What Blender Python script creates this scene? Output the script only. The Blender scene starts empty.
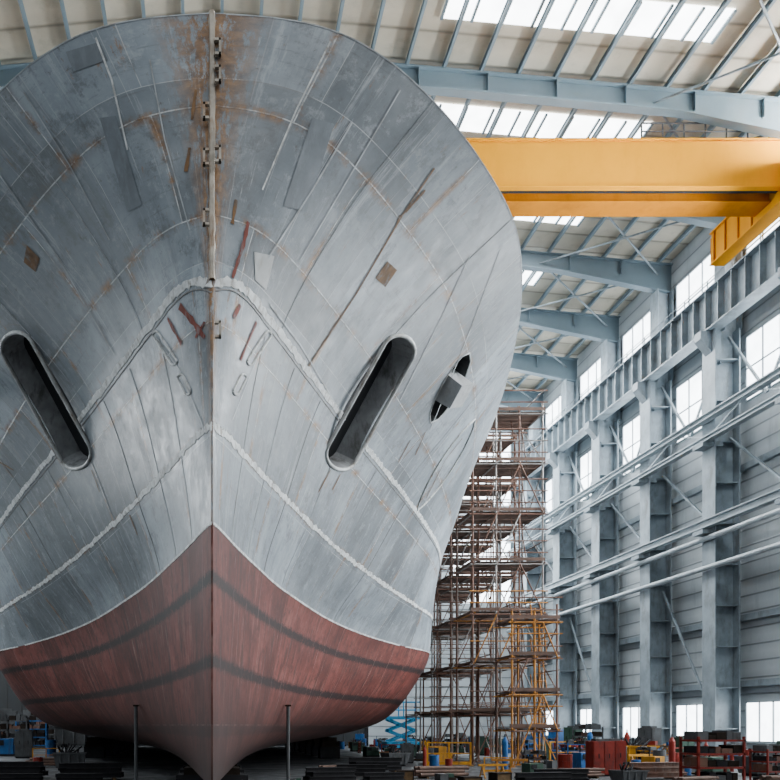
import bpy, math, random, bmesh
import numpy as np
from mathutils import Vector, Matrix
from mathutils.bvhtree import BVHTree
random.seed(7)
H=1.7; F=780.0; CX=212.0; CY=725.0
scene=bpy.context.scene
COL=scene.collection

# ------------------------------------------------------------------ materials
def newmat(name):
    m=bpy.data.materials.new(name); m.use_nodes=True
    nt=m.node_tree; nt.nodes.clear()
    out=nt.nodes.new('ShaderNodeOutputMaterial'); b=nt.nodes.new('ShaderNodeBsdfPrincipled')
    nt.links.new(b.outputs[0],out.inputs[0])
    return m,nt,b
def N(nt,t,**k):
    n=nt.nodes.new(t)
    for a,v in k.items(): setattr(n,a,v)
    return n
def ramp(nt,src,stops):
    r=nt.nodes.new('ShaderNodeValToRGB')
    e=r.color_ramp.elements
    while len(e)<len(stops): e.new(0.5)
    for i,(p,c) in enumerate(stops):
        e[i].position=p; e[i].color=(c[0],c[1],c[2],1) if not isinstance(c,(int,float)) else (c,c,c,1)
    nt.links.new(src,r.inputs[0]); return r.outputs[0]
def mix(nt,fac,a,b,mode='MIX'):
    m=nt.nodes.new('ShaderNodeMix'); m.data_type='RGBA'; m.blend_type=mode
    for s,v in ((m.inputs[0],fac),(m.inputs[6],a),(m.inputs[7],b)):
        if isinstance(v,bpy.types.NodeSocket): nt.links.new(v,s)
        elif isinstance(v,(int,float)): s.default_value=v
        else: s.default_value=(v[0],v[1],v[2],1)
    return m.outputs[2]
def math_(nt,op,a,b=None,c=None):
    m=nt.nodes.new('ShaderNodeMath'); m.operation=op; m.use_clamp=False
    for i,v in enumerate((a,b,c)):
        if v is None: continue
        if isinstance(v,bpy.types.NodeSocket): nt.links.new(v,m.inputs[i])
        else: m.inputs[i].default_value=v
    return m.outputs[0]
def noise(nt,vec,scale,detail=4,rough=.6):
    n=N(nt,'ShaderNodeTexNoise'); n.inputs['Scale'].default_value=scale
    n.inputs['Detail'].default_value=detail; n.inputs['Roughness'].default_value=rough
    nt.links.new(vec,n.inputs['Vector']); return n.outputs['Fac']
def mapping(nt,src,scale=(1,1,1),loc=(0,0,0),rot=(0,0,0)):
    m=N(nt,'ShaderNodeMapping'); m.inputs['Scale'].default_value=scale
    m.inputs['Location'].default_value=loc; m.inputs['Rotation'].default_value=rot
    nt.links.new(src,m.inputs['Vector']); return m.outputs[0]
def simple(name,col,rough=.6,metal=0,var=.25,scale=3.0,dirt=None,dirt_amt=.5,spec=.5):
    m,nt,b=newmat(name)
    tc=N(nt,'ShaderNodeTexCoord'); o=tc.outputs['Object']
    n=noise(nt,o,scale,5)
    c0=[x*(1-var) for x in col]; c1=[min(1,x*(1+var)) for x in col]
    c=ramp(nt,n,[(.3,c0),(.7,c1)])
    if dirt:
        n2=noise(nt,mapping(nt,o,(1,1,.35)),scale*1.7,6,.7)
        f=ramp(nt,n2,[(.5,0.0),(.68,dirt_amt)])
        c=mix(nt,f,c,dirt)
    nt.links.new(c,b.inputs['Base Color'])
    b.inputs['Roughness'].default_value=rough; b.inputs['Metallic'].default_value=metal
    b.inputs['Specular IOR Level'].default_value=spec
    return m
def emis(name,col,strength):
    m,nt,b=newmat(name)
    tc=N(nt,'ShaderNodeTexCoord')
    n=noise(nt,tc.outputs['Object'],1.2,2)
    c=ramp(nt,n,[(.35,[x*.82 for x in col]),(.6,col)])
    nt.links.new(c,b.inputs['Emission Color']); b.inputs['Emission Strength'].default_value=strength
    b.inputs['Base Color'].default_value=(.6,.65,.7,1); b.inputs['Roughness'].default_value=.3
    return m
def bricks(nt,uv,w,h,ms,sc=(1,1,1),loc=(0,0,0),smooth=.3,off=.5):
    br=N(nt,'ShaderNodeTexBrick'); nt.links.new(mapping(nt,uv,sc,loc),br.inputs['Vector'])
    br.offset=off
    br.inputs['Scale'].default_value=1; br.inputs['Brick Width'].default_value=w
    br.inputs['Row Height'].default_value=h; br.inputs['Mortar Size'].default_value=ms
    br.inputs['Mortar Smooth'].default_value=smooth; br.inputs['Bias'].default_value=0
    br.inputs['Color1'].default_value=(0.05,0.05,0.05,1); br.inputs['Color2'].default_value=(.95,.95,.95,1)
    br.inputs['Mortar'].default_value=(.5,.5,.5,1)
    return br

def hull_mat():
    m,nt,b=newmat('bare_grey_hull_paint')
    uv=N(nt,'ShaderNodeUVMap',uv_map='UVMap').outputs[0]
    sep=N(nt,'ShaderNodeSeparateXYZ'); nt.links.new(uv,sep.inputs[0])
    U,V=sep.outputs[0],sep.outputs[1]
    aU=math_(nt,'ABSOLUTE',U)
    big=noise(nt,mapping(nt,uv,(.5,.55,1)),1.0,7,.65)
    base=ramp(nt,big,[(.32,(.125,.15,.172)),(.5,(.19,.222,.25)),(.68,(.28,.318,.348))])
    RL=(.7,.2,0)
    b1=bricks(nt,uv,3.4,1.55,.011,loc=RL,off=.5)
    b1w=bricks(nt,uv,3.4,1.55,.13,loc=RL,smooth=1.0,off=.5)
    b2=bricks(nt,uv,1.9,2.6,.006,loc=(.1,.9,0),off=.3)
    b4=bricks(nt,uv,.62,3.1,.006,loc=(.25,.2,0),off=.0)
    c=mix(nt,.45,base,b1.outputs['Color'],'OVERLAY')
    c=mix(nt,.26,c,b2.outputs['Color'],'OVERLAY')
    c=mix(nt,.10,c,b4.outputs['Color'],'OVERLAY')
    blot=noise(nt,mapping(nt,uv,(1,1,1),(9,9,0)),2.2,10,.8)
    c=mix(nt,ramp(nt,blot,[(.53,0.0),(.61,.38)]),c,(.42,.46,.485))
    blot2=noise(nt,mapping(nt,uv,(1.1,1,1),(2,5,0)),1.7,10,.8)
    c=mix(nt,ramp(nt,blot2,[(.52,0.0),(.6,.58)]),c,(.09,.10,.108))
    st=noise(nt,mapping(nt,uv,(3.0,.35,1)),1.3,8,.78)
    c=mix(nt,ramp(nt,st,[(.54,0.0),(.65,.4)]),c,(.09,.10,.11))
    st2=noise(nt,mapping(nt,uv,(3.4,.3,1),(5,3,0)),1.1,8,.78)
    c=mix(nt,ramp(nt,st2,[(.57,0.0),(.68,.5)]),c,(.55,.59,.62))
    sc=noise(nt,mapping(nt,uv,(.4,6,1),(2,4,0)),1.6,8,.8)
    c=mix(nt,ramp(nt,sc,[(.57,0.0),(.64,.45)]),c,(.09,.095,.10))
    sc2=noise(nt,mapping(nt,uv,(9,.5,1),(3,8,0)),1.6,8,.8)
    c=mix(nt,ramp(nt,sc2,[(.6,0.0),(.66,.65)]),c,(.52,.55,.57))
    spk=noise(nt,mapping(nt,uv,(1,1,1),(4,1,0)),7,7,.8)
    c=mix(nt,ramp(nt,spk,[(.59,0.0),(.66,.6)]),c,(.08,.07,.065))
    hb=math_(nt,'MULTIPLY',b1w.outputs['Fac'],ramp(nt,noise(nt,uv,1.7,6,.7),[(.42,0.0),(.62,.5)]))
    c=mix(nt,hb,c,(.10,.093,.082))
    wob=noise(nt,uv,4,4)
    seamc=ramp(nt,wob,[(.34,(.16,.15,.14)),(.46,(.46,.48,.49)),(.6,(.72,.74,.75))])
    c=mix(nt,math_(nt,'MULTIPLY',b1.outputs['Fac'],.8),c,seamc)
    c=mix(nt,math_(nt,'MULTIPLY',b2.outputs['Fac'],.6),c,ramp(nt,noise(nt,uv,1.3,3),[(.4,(.15,.14,.13)),(.5,(.58,.6,.61))]))
    c=mix(nt,math_(nt,'MULTIPLY',b4.outputs['Fac'],ramp(nt,noise(nt,mapping(nt,uv,(1,.4,1),(7,7,0)),1.1,3),[(.45,0.0),(.55,.5)])),c,(.44,.46,.47))
    rcol=ramp(nt,noise(nt,uv,6,5,.7),[(.35,(.075,.038,.018)),(.52,(.22,.105,.03)),(.7,(.37,.19,.055))])
    upper=ramp(nt,math_(nt,'DIVIDE',V,10.4),[(.4,.4),(.6,1.0)])
    near=ramp(nt,math_(nt,'DIVIDE',aU,2.0),[(.0,1.0),(.05,.9),(.21,0.0)])
    rn=noise(nt,mapping(nt,uv,(5,1.1,1),(1,7,0)),2.0,10,.8)
    rf=math_(nt,'MULTIPLY',math_(nt,'MULTIPLY',near,upper),ramp(nt,rn,[(.43,0.0),(.5,1.0)]))
    c=mix(nt,math_(nt,'MULTIPLY',rf,.95),c,rcol)
    rn3=noise(nt,mapping(nt,uv,(1.2,1.2,1),(6,2,0)),1.0,8,.78)
    rf3=math_(nt,'MULTIPLY',b1w.outputs['Fac'],ramp(nt,rn3,[(.49,0.0),(.58,.9)]))
    c=mix(nt,rf3,c,rcol)
    rn2=noise(nt,mapping(nt,uv,(2.6,.7,1),(8,1,0)),1.2,9,.8)
    c=mix(nt,ramp(nt,rn2,[(.6,0.0),(.66,.75)]),c,rcol)
    nt.links.new(c,b.inputs['Base Color'])
    nt.links.new(ramp(nt,blot,[(.4,.40),(.65,.6)]),b.inputs['Roughness'])
    b.inputs['Specular IOR Level'].default_value=.45
    bp=N(nt,'ShaderNodeBump'); bp.inputs['Strength'].default_value=.5; bp.inputs['Distance'].default_value=.03
    hh=math_(nt,'ADD',math_(nt,'MULTIPLY',b1.outputs['Fac'],.8),noise(nt,mapping(nt,uv,(.8,.9,1)),1.4,3))
    nt.links.new(hh,bp.inputs['Height']); nt.links.new(bp.outputs[0],b.inputs['Normal'])
    return m
def red_mat():
    m,nt,b=newmat('red_antifouling_paint')
    uv=N(nt,'ShaderNodeUVMap',uv_map='UVMap').outputs[0]
    sep=N(nt,'ShaderNodeSeparateXYZ'); nt.links.new(uv,sep.inputs[0]); V=sep.outputs[1]
    n=noise(nt,mapping(nt,uv,(.8,1.1,1)),1.2,7,.7)
    c=ramp(nt,n,[(.3,(.07,.018,.015)),(.5,(.125,.033,.026)),(.7,(.18,.058,.046))])
    b2=bricks(nt,uv,1.35,3.1,.010,off=0)
    c=mix(nt,.3,c,b2.outputs['Color'],'OVERLAY')
    st=noise(nt,mapping(nt,uv,(8,.3,1)),1.2,8,.82)
    c=mix(nt,ramp(nt,st,[(.57,0.0),(.63,.65)]),c,(.38,.24,.2))
    st2=noise(nt,mapping(nt,uv,(3,.6,1),(3,2,0)),1.2,9,.82)
    c=mix(nt,ramp(nt,st2,[(.51,0.0),(.6,.75)]),c,(.035,.016,.014))
    bl=noise(nt,mapping(nt,uv,(1,1,1),(3,2,0)),2.5,9,.82)
    c=mix(nt,ramp(nt,bl,[(.53,0.0),(.6,.6)]),c,(.04,.018,.016))
    wob=math_(nt,'MULTIPLY',math_(nt,'SUBTRACT',noise(nt,mapping(nt,uv,(5,3,1)),2.4,9,.95),.5),.7)
    v2=math_(nt,'ADD',V,wob)
    for lv,w,a in ((2.2,.10,.97),(.95,.10,.97),(-.1,.1,.6)):
        d=math_(nt,'ABSOLUTE',math_(nt,'SUBTRACT',v2,lv))
        f=ramp(nt,math_(nt,'DIVIDE',d,w*2),[(.48,a),(.5,0.0)])
        f=math_(nt,'MULTIPLY',f,ramp(nt,noise(nt,mapping(nt,uv,(2,3,1)),3,6,.8),[(.36,.4),(.46,1.0)]))
        c=mix(nt,f,c,(.016,.010,.010))
    c=mix(nt,math_(nt,'MULTIPLY',b2.outputs['Fac'],.5),c,ramp(nt,noise(nt,uv,1.5,3),[(.45,(.05,.028,.025)),(.58,(.34,.23,.21))]))
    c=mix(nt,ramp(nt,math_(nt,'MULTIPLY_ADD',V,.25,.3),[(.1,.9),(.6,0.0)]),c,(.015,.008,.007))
    nt.links.new(c,b.inputs['Base Color']); b.inputs['Roughness'].default_value=.65
    b.inputs['Specular IOR Level'].default_value=.22
    return m

M={}
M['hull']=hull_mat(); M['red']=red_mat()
M['pocket']=simple('recess_shade',(.014,.017,.02),.7,0,.3,1.5)  # near-black colour stands in for shade inside the hull openings
M['pocketwall']=simple('lit_grey_recess_wall',(.30,.31,.32),.6,0,.3,2.5,(.06,.055,.045),.7)  # grey wall colour lightened so the slot edge reads as lit
M['weld']=simple('pale_weld_bead',(.46,.48,.48),.6,.1,.4,2.5,(.17,.12,.07),.75)
M['weldwhite']=simple('chalky_weld_bead',(.62,.64,.64),.7,.05,.3,7.0,(.2,.18,.15),.95)
M['weldfaint']=simple('faint_weld_bead',(.38,.41,.43),.6,.1,.4,2.0,(.17,.16,.14),.9)
M['welddark']=simple('dark_weld_bead',(.16,.155,.15),.6,.1,.4,3.0,(.3,.32,.33),.8)
M['stem']=simple('stem_bar_steel',(.42,.38,.32),.7,.05,.4,3.0,(.21,.10,.035),.9)
M['rustpatch']=simple('rusty_ochre_patch',(.16,.085,.035),.8,0,.5,5,(.19,.19,.19),.85)
M['primer']=simple('red_primer_swipe',(.17,.04,.026),.8,0,.4,6,(.22,.23,.24),.8)
M['darkpatch']=simple('dark_grey_touch_up_paint',(.145,.168,.19),.6,0,.25,2,(.2,.23,.255),.95)
M['lightpatch']=simple('pale_grey_filler',(.42,.43,.43),.7,0,.2,4,(.26,.24,.2),.6)
M['bolster']=simple('pale_grey_bolster_paint',(.50,.52,.53),.6,0,.15,4,(.3,.28,.25),.4)
M['steelblue']=simple('blue_grey_painted_steel',(.205,.25,.28),.5,.05,.3,.9,(.09,.093,.093),.75)
M['steelpale']=simple('pale_painted_steel',(.34,.39,.42),.45,.05,.14,.8,(.16,.17,.18),.6)
M['steelroof']=simple('roof_steel_paint',(.15,.205,.24),.5,.05,.12,.6)
M['yellow']=simple('crane_yellow_paint',(.68,.28,.0),.65,0,.05,.6,(.54,.20,.0),.4,.1)
M['orange']=simple('crane_deep_yellow_paint',(.48,.165,.0),.65,0,.1,.8,(.28,.09,.0),.4,.1)
M['scafrust']=simple('rusty_scaffold_tube',(.115,.052,.032),.7,.1,.4,1.5,(.22,.2,.18),.5)
M['scafgrey']=simple('galvanised_scaffold_tube',(.21,.2,.19),.5,.3,.25,1.5,(.12,.062,.035),.8)
M['scaforange']=simple('tan_orange_scaffold_tube',(.36,.15,.026),.6,.05,.3,2.0,(.17,.08,.035),.8,.2)
M['board']=simple('worn_scaffold_board',(.08,.045,.032),.85,0,.4,1.5)
M['dark']=simple('dark_steel',(.016,.016,.018),.85,.0,.3,2,spec=.15)
M['darkbrown']=simple('dark_timber',(.02,.015,.012),.95,0,.4,2,spec=.1)
M['wood']=simple('raw_timber',(.10,.063,.032),.85,0,.35,3,spec=.2)
M['redpaint']=simple('red_equipment_paint',(.17,.017,.011),.5,0,.3,2,(.04,.02,.018),.8,.2)
M['bluepaint']=simple('blue_equipment_paint',(.012,.08,.23),.5,0,.25,2,(.03,.03,.045),.7,.2)
M['cyanpaint']=simple('light_blue_lift_paint',(.02,.24,.44),.5,0,.25,2,(.08,.08,.1),.4,.2)
M['yellowpaint']=simple('safety_yellow_paint',(.38,.17,.01),.5,0,.2,2,(.10,.06,.02),.8,.2)
M['greypaint']=simple('machine_grey_paint',(.06,.064,.068),.6,0,.3,2,(.03,.023,.02),.7,.2)
M['greenpaint']=simple('dull_green_paint',(.025,.055,.04),.5,0,.25,2,spec=.2)
M['pane']=emis('daylit_window_glass',(.88,.95,1.0),10.0)
M['skypane']=emis('daylit_skylight_sheet',(.93,.97,1.0),11.0)
M['lampglow']=emis('added_lamp_lens',(1.0,.97,.9),6.0)

def cladding(name,col,period,axis,dark=.75):
    m,nt,b=newmat(name)
    tc=N(nt,'ShaderNodeTexCoord'); o=tc.outputs['Object']
    sep=N(nt,'ShaderNodeSeparateXYZ'); nt.links.new(o,sep.inputs[0])
    a=sep.outputs[axis]
    fr=math_(nt,'FRACT',math_(nt,'DIVIDE',a,period))
    n=noise(nt,o,.35,5)
    c=ramp(nt,n,[(.3,[x*.82 for x in col]),(.7,[min(1,x*1.1) for x in col])])
    f=ramp(nt,fr,[(0,1.0),(.08,.2),(.5,0.0),(.92,.15),(1,.9)])
    c=mix(nt,f,c,[x*dark*.4 for x in col])
    n2=noise(nt,mapping(nt,o,(1,1,.2)),1.2,6,.7)
    c=mix(nt,ramp(nt,n2,[(.52,0.0),(.7,.45)]),c,[x*.5 for x in col])
    nt.links.new(c,b.inputs['Base Color']); b.inputs['Roughness'].default_value=.55
    bp=N(nt,'ShaderNodeBump'); bp.inputs['Strength'].default_value=.5; bp.inputs['Distance'].default_value=.06
    nt.links.new(f,bp.inputs['Height']); nt.links.new(bp.outputs[0],b.inputs['Normal'])
    return m
M['wall']=cladding('ribbed_wall_cladding',(.38,.425,.45),.8,2)
M['roof']=cladding('cream_roof_panels',(.53,.48,.38),1.42,1,.9)
M['door']=cladding('under_hull_shade_panel',(.012,.015,.018),1.2,0)  # near-black colour stands in for the dark under the hull
def floor_mat():
    m,nt,b=newmat('oily_concrete')
    tc=N(nt,'ShaderNodeTexCoord'); o=tc.outputs['Object']
    c=ramp(nt,noise(nt,o,.35,8,.7),[(.3,(.022,.024,.027)),(.55,(.048,.051,.055)),(.75,(.10,.105,.11))])
    c=mix(nt,ramp(nt,noise(nt,o,2.2,8,.7),[(.5,0.0),(.65,.6)]),c,(.016,.015,.014))
    nt.links.new(c,b.inputs['Base Color'])
    nt.links.new(ramp(nt,noise(nt,o,.8,4),[(.35,.4),(.65,.8)]),b.inputs['Roughness'])
    return m
M['floor']=floor_mat()

# ------------------------------------------------------------------ mesh builder
class MB:
    def __init__(s): s.v=[]; s.f=[]; s.m=[]; s.mats=[]; s.cur=0
    def mat(s,k):
        if k not in s.mats: s.mats.append(k)
        s.cur=s.mats.index(k); return s
    def add(s,vs,fs):
        o=len(s.v); s.v+= [tuple(v) for v in vs]
        s.f+=[tuple(i+o for i in f) for f in fs]; s.m+=[s.cur]*len(fs); return s
    def box(s,a,b):
        x0,y0,z0=[min(a[i],b[i]) for i in range(3)]; x1,y1,z1=[max(a[i],b[i]) for i in range(3)]
        s.add([(x0,y0,z0),(x1,y0,z0),(x1,y1,z0),(x0,y1,z0),(x0,y0,z1),(x1,y0,z1),(x1,y1,z1),(x0,y1,z1)],
              [(0,3,2,1),(4,5,6,7),(0,1,5,4),(1,2,6,5),(2,3,7,6),(3,0,4,7)]); return s
    def cyl(s,p,q,r,n=8,r2=None,caps=True):
        p=Vector(p); q=Vector(q); d=(q-p).normalized()
        a=Vector((0,0,1)) if abs(d.z)<.9 else Vector((1,0,0))
        u=d.cross(a).normalized(); w=d.cross(u)
        r2=r if r2 is None else r2
        vs=[]
        for c,rr in ((p,r),(q,r2)):
            for i in range(n):
                t=2*math.pi*i/n; vs.append(c+u*math.cos(t)*rr+w*math.sin(t)*rr)
        fs=[(i,(i+1)%n,n+(i+1)%n,n+i) for i in range(n)]
        if caps: fs+=[tuple(range(n))[::-1],tuple(range(n,2*n))]
        s.add(vs,fs); return s
    def beam(s,p,q,w,h,up=(0,0,1)):
        p=Vector(p);q=Vector(q);d=(q-p).normalized();up=Vector(up)
        u=d.cross(up).normalized(); v=u.cross(d).normalized()
        vs=[c+u*a*w/2+v*b*h/2 for c in (p,q) for a,b in ((-1,-1),(1,-1),(1,1),(-1,1))]
        s.add(vs,[(0,1,2,3),(7,6,5,4),(0,4,5,1),(1,5,6,2),(2,6,7,3),(3,7,4,0)]); return s
    def ibeam(s,p,q,w,h,t=.04,up=(0,0,1)):
        p=Vector(p);q=Vector(q);d=(q-p).normalized();up=Vector(up)
        u=d.cross(up).normalized(); v=u.cross(d).normalized()
        s.beam(p+v*(h/2-t/2),q+v*(h/2-t/2),w,t,up); s.beam(p-v*(h/2-t/2),q-v*(h/2-t/2),w,t,up)
        s.beam(p,q,t,h-2*t,up); return s
    def tube(s,pts,r,n=6,closed=False):
        pts=[Vector(p) for p in pts]; m=len(pts); vs=[]
        for i,p in enumerate(pts):
            a=pts[i-1] if (i>0 or closed) else pts[i]; b=pts[(i+1)%m] if (i<m-1 or closed) else pts[i]
            d=(b-a).normalized(); ax=Vector((0,0,1)) if abs(d.z)<.95 else Vector((1,0,0))
            u=d.cross(ax).normalized(); w=d.cross(u)
            for k in range(n):
                t=2*math.pi*k/n; vs.append(p+u*math.cos(t)*r+w*math.sin(t)*r)
        fs=[]
        for i in range(m if closed else m-1):
            j=(i+1)%m
            for k in range(n): fs.append((i*n+k,i*n+(k+1)%n,j*n+(k+1)%n,j*n+k))
        if not closed: fs+=[tuple(range(n))[::-1],tuple(range((m-1)*n,m*n))]
        s.add(vs,fs); return s
    def obj(s,name,origin=(0,0,0),parent=None,smooth=None,bevel=0):
        o=Vector(origin); me=bpy.data.meshes.new(name)
        me.from_pydata([tuple(Vector(v)-o) for v in s.v],[],s.f); me.update()
        for k in s.mats: me.materials.append(M[k])
        for p,mi in zip(me.polygons,s.m): p.material_index=mi
        if smooth is not None:
            for p in me.polygons: p.use_smooth=True
            me.set_sharp_from_angle(angle=math.radians(smooth))
        ob=bpy.data.objects.new(name,me); COL.objects.link(ob)
        if parent:
            ob.parent=parent; ob.location=o-parent.location
        else: ob.location=o
        if bevel:
            bm=ob.modifiers.new('bevel','BEVEL'); bm.width=bevel; bm.segments=2; bm.limit_method='ANGLE'
        return ob
def tag(o,label=None,cat=None,group=None,kind=None):
    if label: o['label']=label
    if cat: o['category']=cat
    if group: o['group']=group
    if kind: o['kind']=kind
    return o
def empty(name,loc,label,cat,group=None):
    e=bpy.data.objects.new(name,None); e.location=loc; e.empty_display_size=.3; COL.objects.link(e)
    return tag(e,label,cat,group)
def box(a,b,m): return MB().mat(m).box(a,b)
def copy_thing(root,loc,rot=None,label=None,scale=None):
    c=root.copy(); c.location=loc
    if rot is not None: c.rotation_euler=(0,0,rot)
    if scale: c.scale=(scale,)*3
    COL.objects.link(c)
    if label: c['label']=label
    for ch in list(root.children):
        k=ch.copy(); k.parent=c; COL.objects.link(k)
        for g in list(ch.children):
            kk=g.copy(); kk.parent=k; COL.objects.link(kk)
    return c
def ground(px,py):
    d=H*F/(py-CY); return ((px-CX)*d/F,d,0)

# ------------------------------------------------------------------ hull definition
def pchip(xs,ys,xq):
    xs=np.array(xs,float); ys=np.array(ys,float); h=np.diff(xs); de=np.diff(ys)/h
    n=len(xs); d=np.zeros(n); d[0]=de[0]; d[-1]=de[-1]
    for i in range(1,n-1):
        if de[i-1]*de[i]<=0: d[i]=0
        else:
            w1=2*h[i]+h[i-1]; w2=h[i]+2*h[i-1]; d[i]=(w1+w2)/(w1/de[i-1]+w2/de[i])
    xq=np.clip(np.atleast_1d(xq),xs[0],xs[-1]); k=np.clip(np.searchsorted(xs,xq)-1,0,n-2)
    t=(xq-xs[k])/h[k]
    return ((2*t**3-3*t**2+1)*ys[k]+(t**3-2*t**2+t)*h[k]*d[k]+(-2*t**3+3*t**2)*ys[k+1]+(t**3-t**2)*h[k]*d[k+1])
DS=[0,.25,1.35,3,5,7.5,10.5,14,17.5,21,25,30,48]
DD=[0,.06,.25,.7,1.35,3,5,7.5,10.5,14,17.5,21,25,30,48]
T={
 -.9:(DS,[.015,.05,.15,.28,.44,.66,.95,1.35,1.8,2.3,2.8,3.2,3.6]),
 -.4:(DS,[.015,.06,.22,.45,.78,1.2,1.8,2.7,3.9,5.2,6.2,6.9,7.3]),
 .2: (DS,[.015,.07,.25,.54,.95,1.5,2.35,3.5,5.1,6.8,8.0,8.7,9.1]),
 1.5:(DS,[.015,.08,.30,.66,1.15,1.85,2.85,4.3,6.2,8.25,9.2,9.8,10.1]),
 3.0:(DS,[.015,.09,.36,.8,1.36,2.2,3.3,4.9,6.9,9.1,9.8,10.2,10.3]),
 4.4:(DS,[.015,.15,.55,1.15,1.9,2.9,4.2,5.85,7.6,9.2,10.0,10.35,10.4]),
 6.5:(DS,[.025,.33,.98,1.8,2.75,3.95,5.4,7.0,8.45,9.5,10.2,10.5,10.5]),
 8.5:(DD,[.05,.35,.85,1.45,2.0,3.15,4.4,5.65,6.95,8.2,9.3,10.1,10.5,10.65,10.7]),
 10.4:(DD,[.06,.83,1.72,2.6,3.42,4.98,6.4,7.5,8.45,9.35,10.05,10.45,10.65,10.75,10.8])}
KS=sorted(T)
def halfb(K,dl):
    col=[float(pchip(T[k][0],T[k][1],dl)[0]) for k in KS]
    return float(pchip(KS,col,K)[0])
def ds(K): return 11.6 if K<6.5 else 11.6-.2*(K-6.5)/3.9
dl_s=[0,.015,.03,.06,.1,.17,.25,.35,.5,.7,.9,1.1,1.35,1.65,2,2.4,2.8,3.2,3.7,4.2,4.7,5.3,5.9,6.6,7.3,8,8.8,9.6,10.5,11.5,12.5,13.5,14.5,15.5,16.5,17.5,18.5,19.5,20.5,21.5,23,24.5,26,28,30,33,38,43,48]
ua=[0]
_dk=[float(pchip(T[8.5][0],T[8.5][1],d)[0]) for d in dl_s]
for i in range(1,len(dl_s)): ua.append(ua[-1]+math.hypot(dl_s[i]-dl_s[i-1],_dk[i]-_dk[i-1]))
def grid_hull(K0,K1,nK,name,mat):
    Kq=np.linspace(K0,K1,nK)
    cols=np.array([pchip(KS,[float(pchip(T[k][0],T[k][1],d)[0]) for k in KS],Kq) for d in dl_s])
    nj=len(dl_s); vs=[];uvv=[]
    for sgn in (1,-1):
        for i,K in enumerate(Kq):
            for j,d in enumerate(dl_s):
                vs.append((sgn*cols[j][i],ds(K)+d,H+K)); uvv.append((sgn*(ua[j]+.02),K))
    R=lambda i,j:i*nj+j
    L=lambda i,j:nK*nj+i*nj+j
    fs=[]
    for i in range(nK-1):
        for j in range(nj-1):
            fs.append((R(i,j),R(i,j+1),R(i+1,j+1),R(i+1,j)))
            fs.append((L(i,j),L(i+1,j),L(i+1,j+1),L(i,j+1)))
        fs.append((R(i,0),R(i+1,0),L(i+1,0),L(i,0)))
        fs.append((R(i,nj-1),L(i,nj-1),L(i+1,nj-1),R(i+1,nj-1)))
    for j in range(nj-1):
        t=nK-1
        fs.append((R(t,j),R(t,j+1),L(t,j+1),L(t,j)))
        fs.append((R(0,j),L(0,j),L(0,j+1),R(0,j+1)))
    me=bpy.data.meshes.new(name); me.from_pydata(vs,[],fs); me.update()
    uvl=me.uv_layers.new(name='UVMap')
    for lp in me.loops: uvl.data[lp.index].uv=uvv[lp.vertex_index]
    me.materials.append(M[mat])
    for p in me.polygons: p.use_smooth=True
    me.set_sharp_from_angle(angle=math.radians(50))
    return me
me_up=grid_hull(3.0,10.4,46,'hull_plating','hull')
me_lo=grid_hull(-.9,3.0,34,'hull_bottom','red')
vv=[];ff=[]
for me in (me_up,me_lo):
    o=len(vv); vv+=[v.co.copy() for v in me.vertices]; ff+=[tuple(i+o for i in p.vertices) for p in me.polygons]
bvh=BVHTree.FromPolygons(vv,ff)
cam0=Vector((0,0,H))
def cast(px,py):
    d=Vector(((px-CX)/F,1,(CY-py)/F)).normalized()
    p,n,i,dist=bvh.ray_cast(cam0,d)
    if p is None: return None,None
    if n.dot(d)>0: n=-n
    return p,n

ship=empty('ship',(0,11.6,0),"unfinished steel ship with flared grey bow and red lower hull","ship")
up=bpy.data.objects.new('hull_plating',me_up); COL.objects.link(up)
lo=bpy.data.objects.new('hull_bottom',me_lo); COL.objects.link(lo)
lo.parent=ship; lo.location=-ship.location
tag(lo,label="red antifouling-painted lower hull with dark scuffed bands")

def stadium(p1,p2,r,n=10):
    p1=np.array(p1,float);p2=np.array(p2,float);d=(p2-p1)/np.linalg.norm(p2-p1)
    a0=math.atan2(d[1],d[0]); pts=[]
    for c,s in ((p2,a0-math.pi/2),(p1,a0+math.pi/2)):
        for i in range(n+1):
            t=s+math.pi*i/n; pts.append(c+r*np.array([math.cos(t),math.sin(t)]))
    return pts
def lens(p1,p2,r,n=12,pw=.65):
    p1=np.array(p1,float);p2=np.array(p2,float);d=(p2-p1);L=np.linalg.norm(d);d/=L;s=np.array([-d[1],d[0]])
    a=[p1+d*L*i/n+s*r*math.sin(math.pi*i/n)**pw for i in range(n+1)]
    b=[p1+d*L*i/n-s*r*math.sin(math.pi*i/n)**pw for i in range(n-1,0,-1)]
    return a+b
cutters=[]
def loop3d(pp):
    P=[];Nn=Vector()
    for p in pp:
        a,n=cast(*p); P.append(a); Nn+=n
    return P,Nn.normalized()
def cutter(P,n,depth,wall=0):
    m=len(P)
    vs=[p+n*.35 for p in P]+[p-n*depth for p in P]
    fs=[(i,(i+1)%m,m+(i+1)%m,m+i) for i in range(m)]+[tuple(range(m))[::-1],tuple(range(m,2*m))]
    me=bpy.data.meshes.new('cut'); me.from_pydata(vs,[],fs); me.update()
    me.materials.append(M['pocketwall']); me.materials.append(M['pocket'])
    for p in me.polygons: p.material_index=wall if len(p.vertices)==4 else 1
    bm=bmesh.new(); bm.from_mesh(me); bmesh.ops.recalc_face_normals(bm,faces=bm.faces); bm.to_mesh(me); bm.free()
    o=bpy.data.objects.new('cut',me); COL.objects.link(o); cutters.append(o)
def mirror(P): return [Vector((-p.x,p.y,p.z)) for p in P]
SLS=(((398,352),(342,453),15.5),((18,349),(75,452),15.5))
sl1,n1=loop3d(stadium(*SLS[0])); slL,m1=loop3d(stadium(*SLS[1]))
sl2,n2=loop3d(lens((469,354),(431,422),8.5,12,.45))
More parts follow.
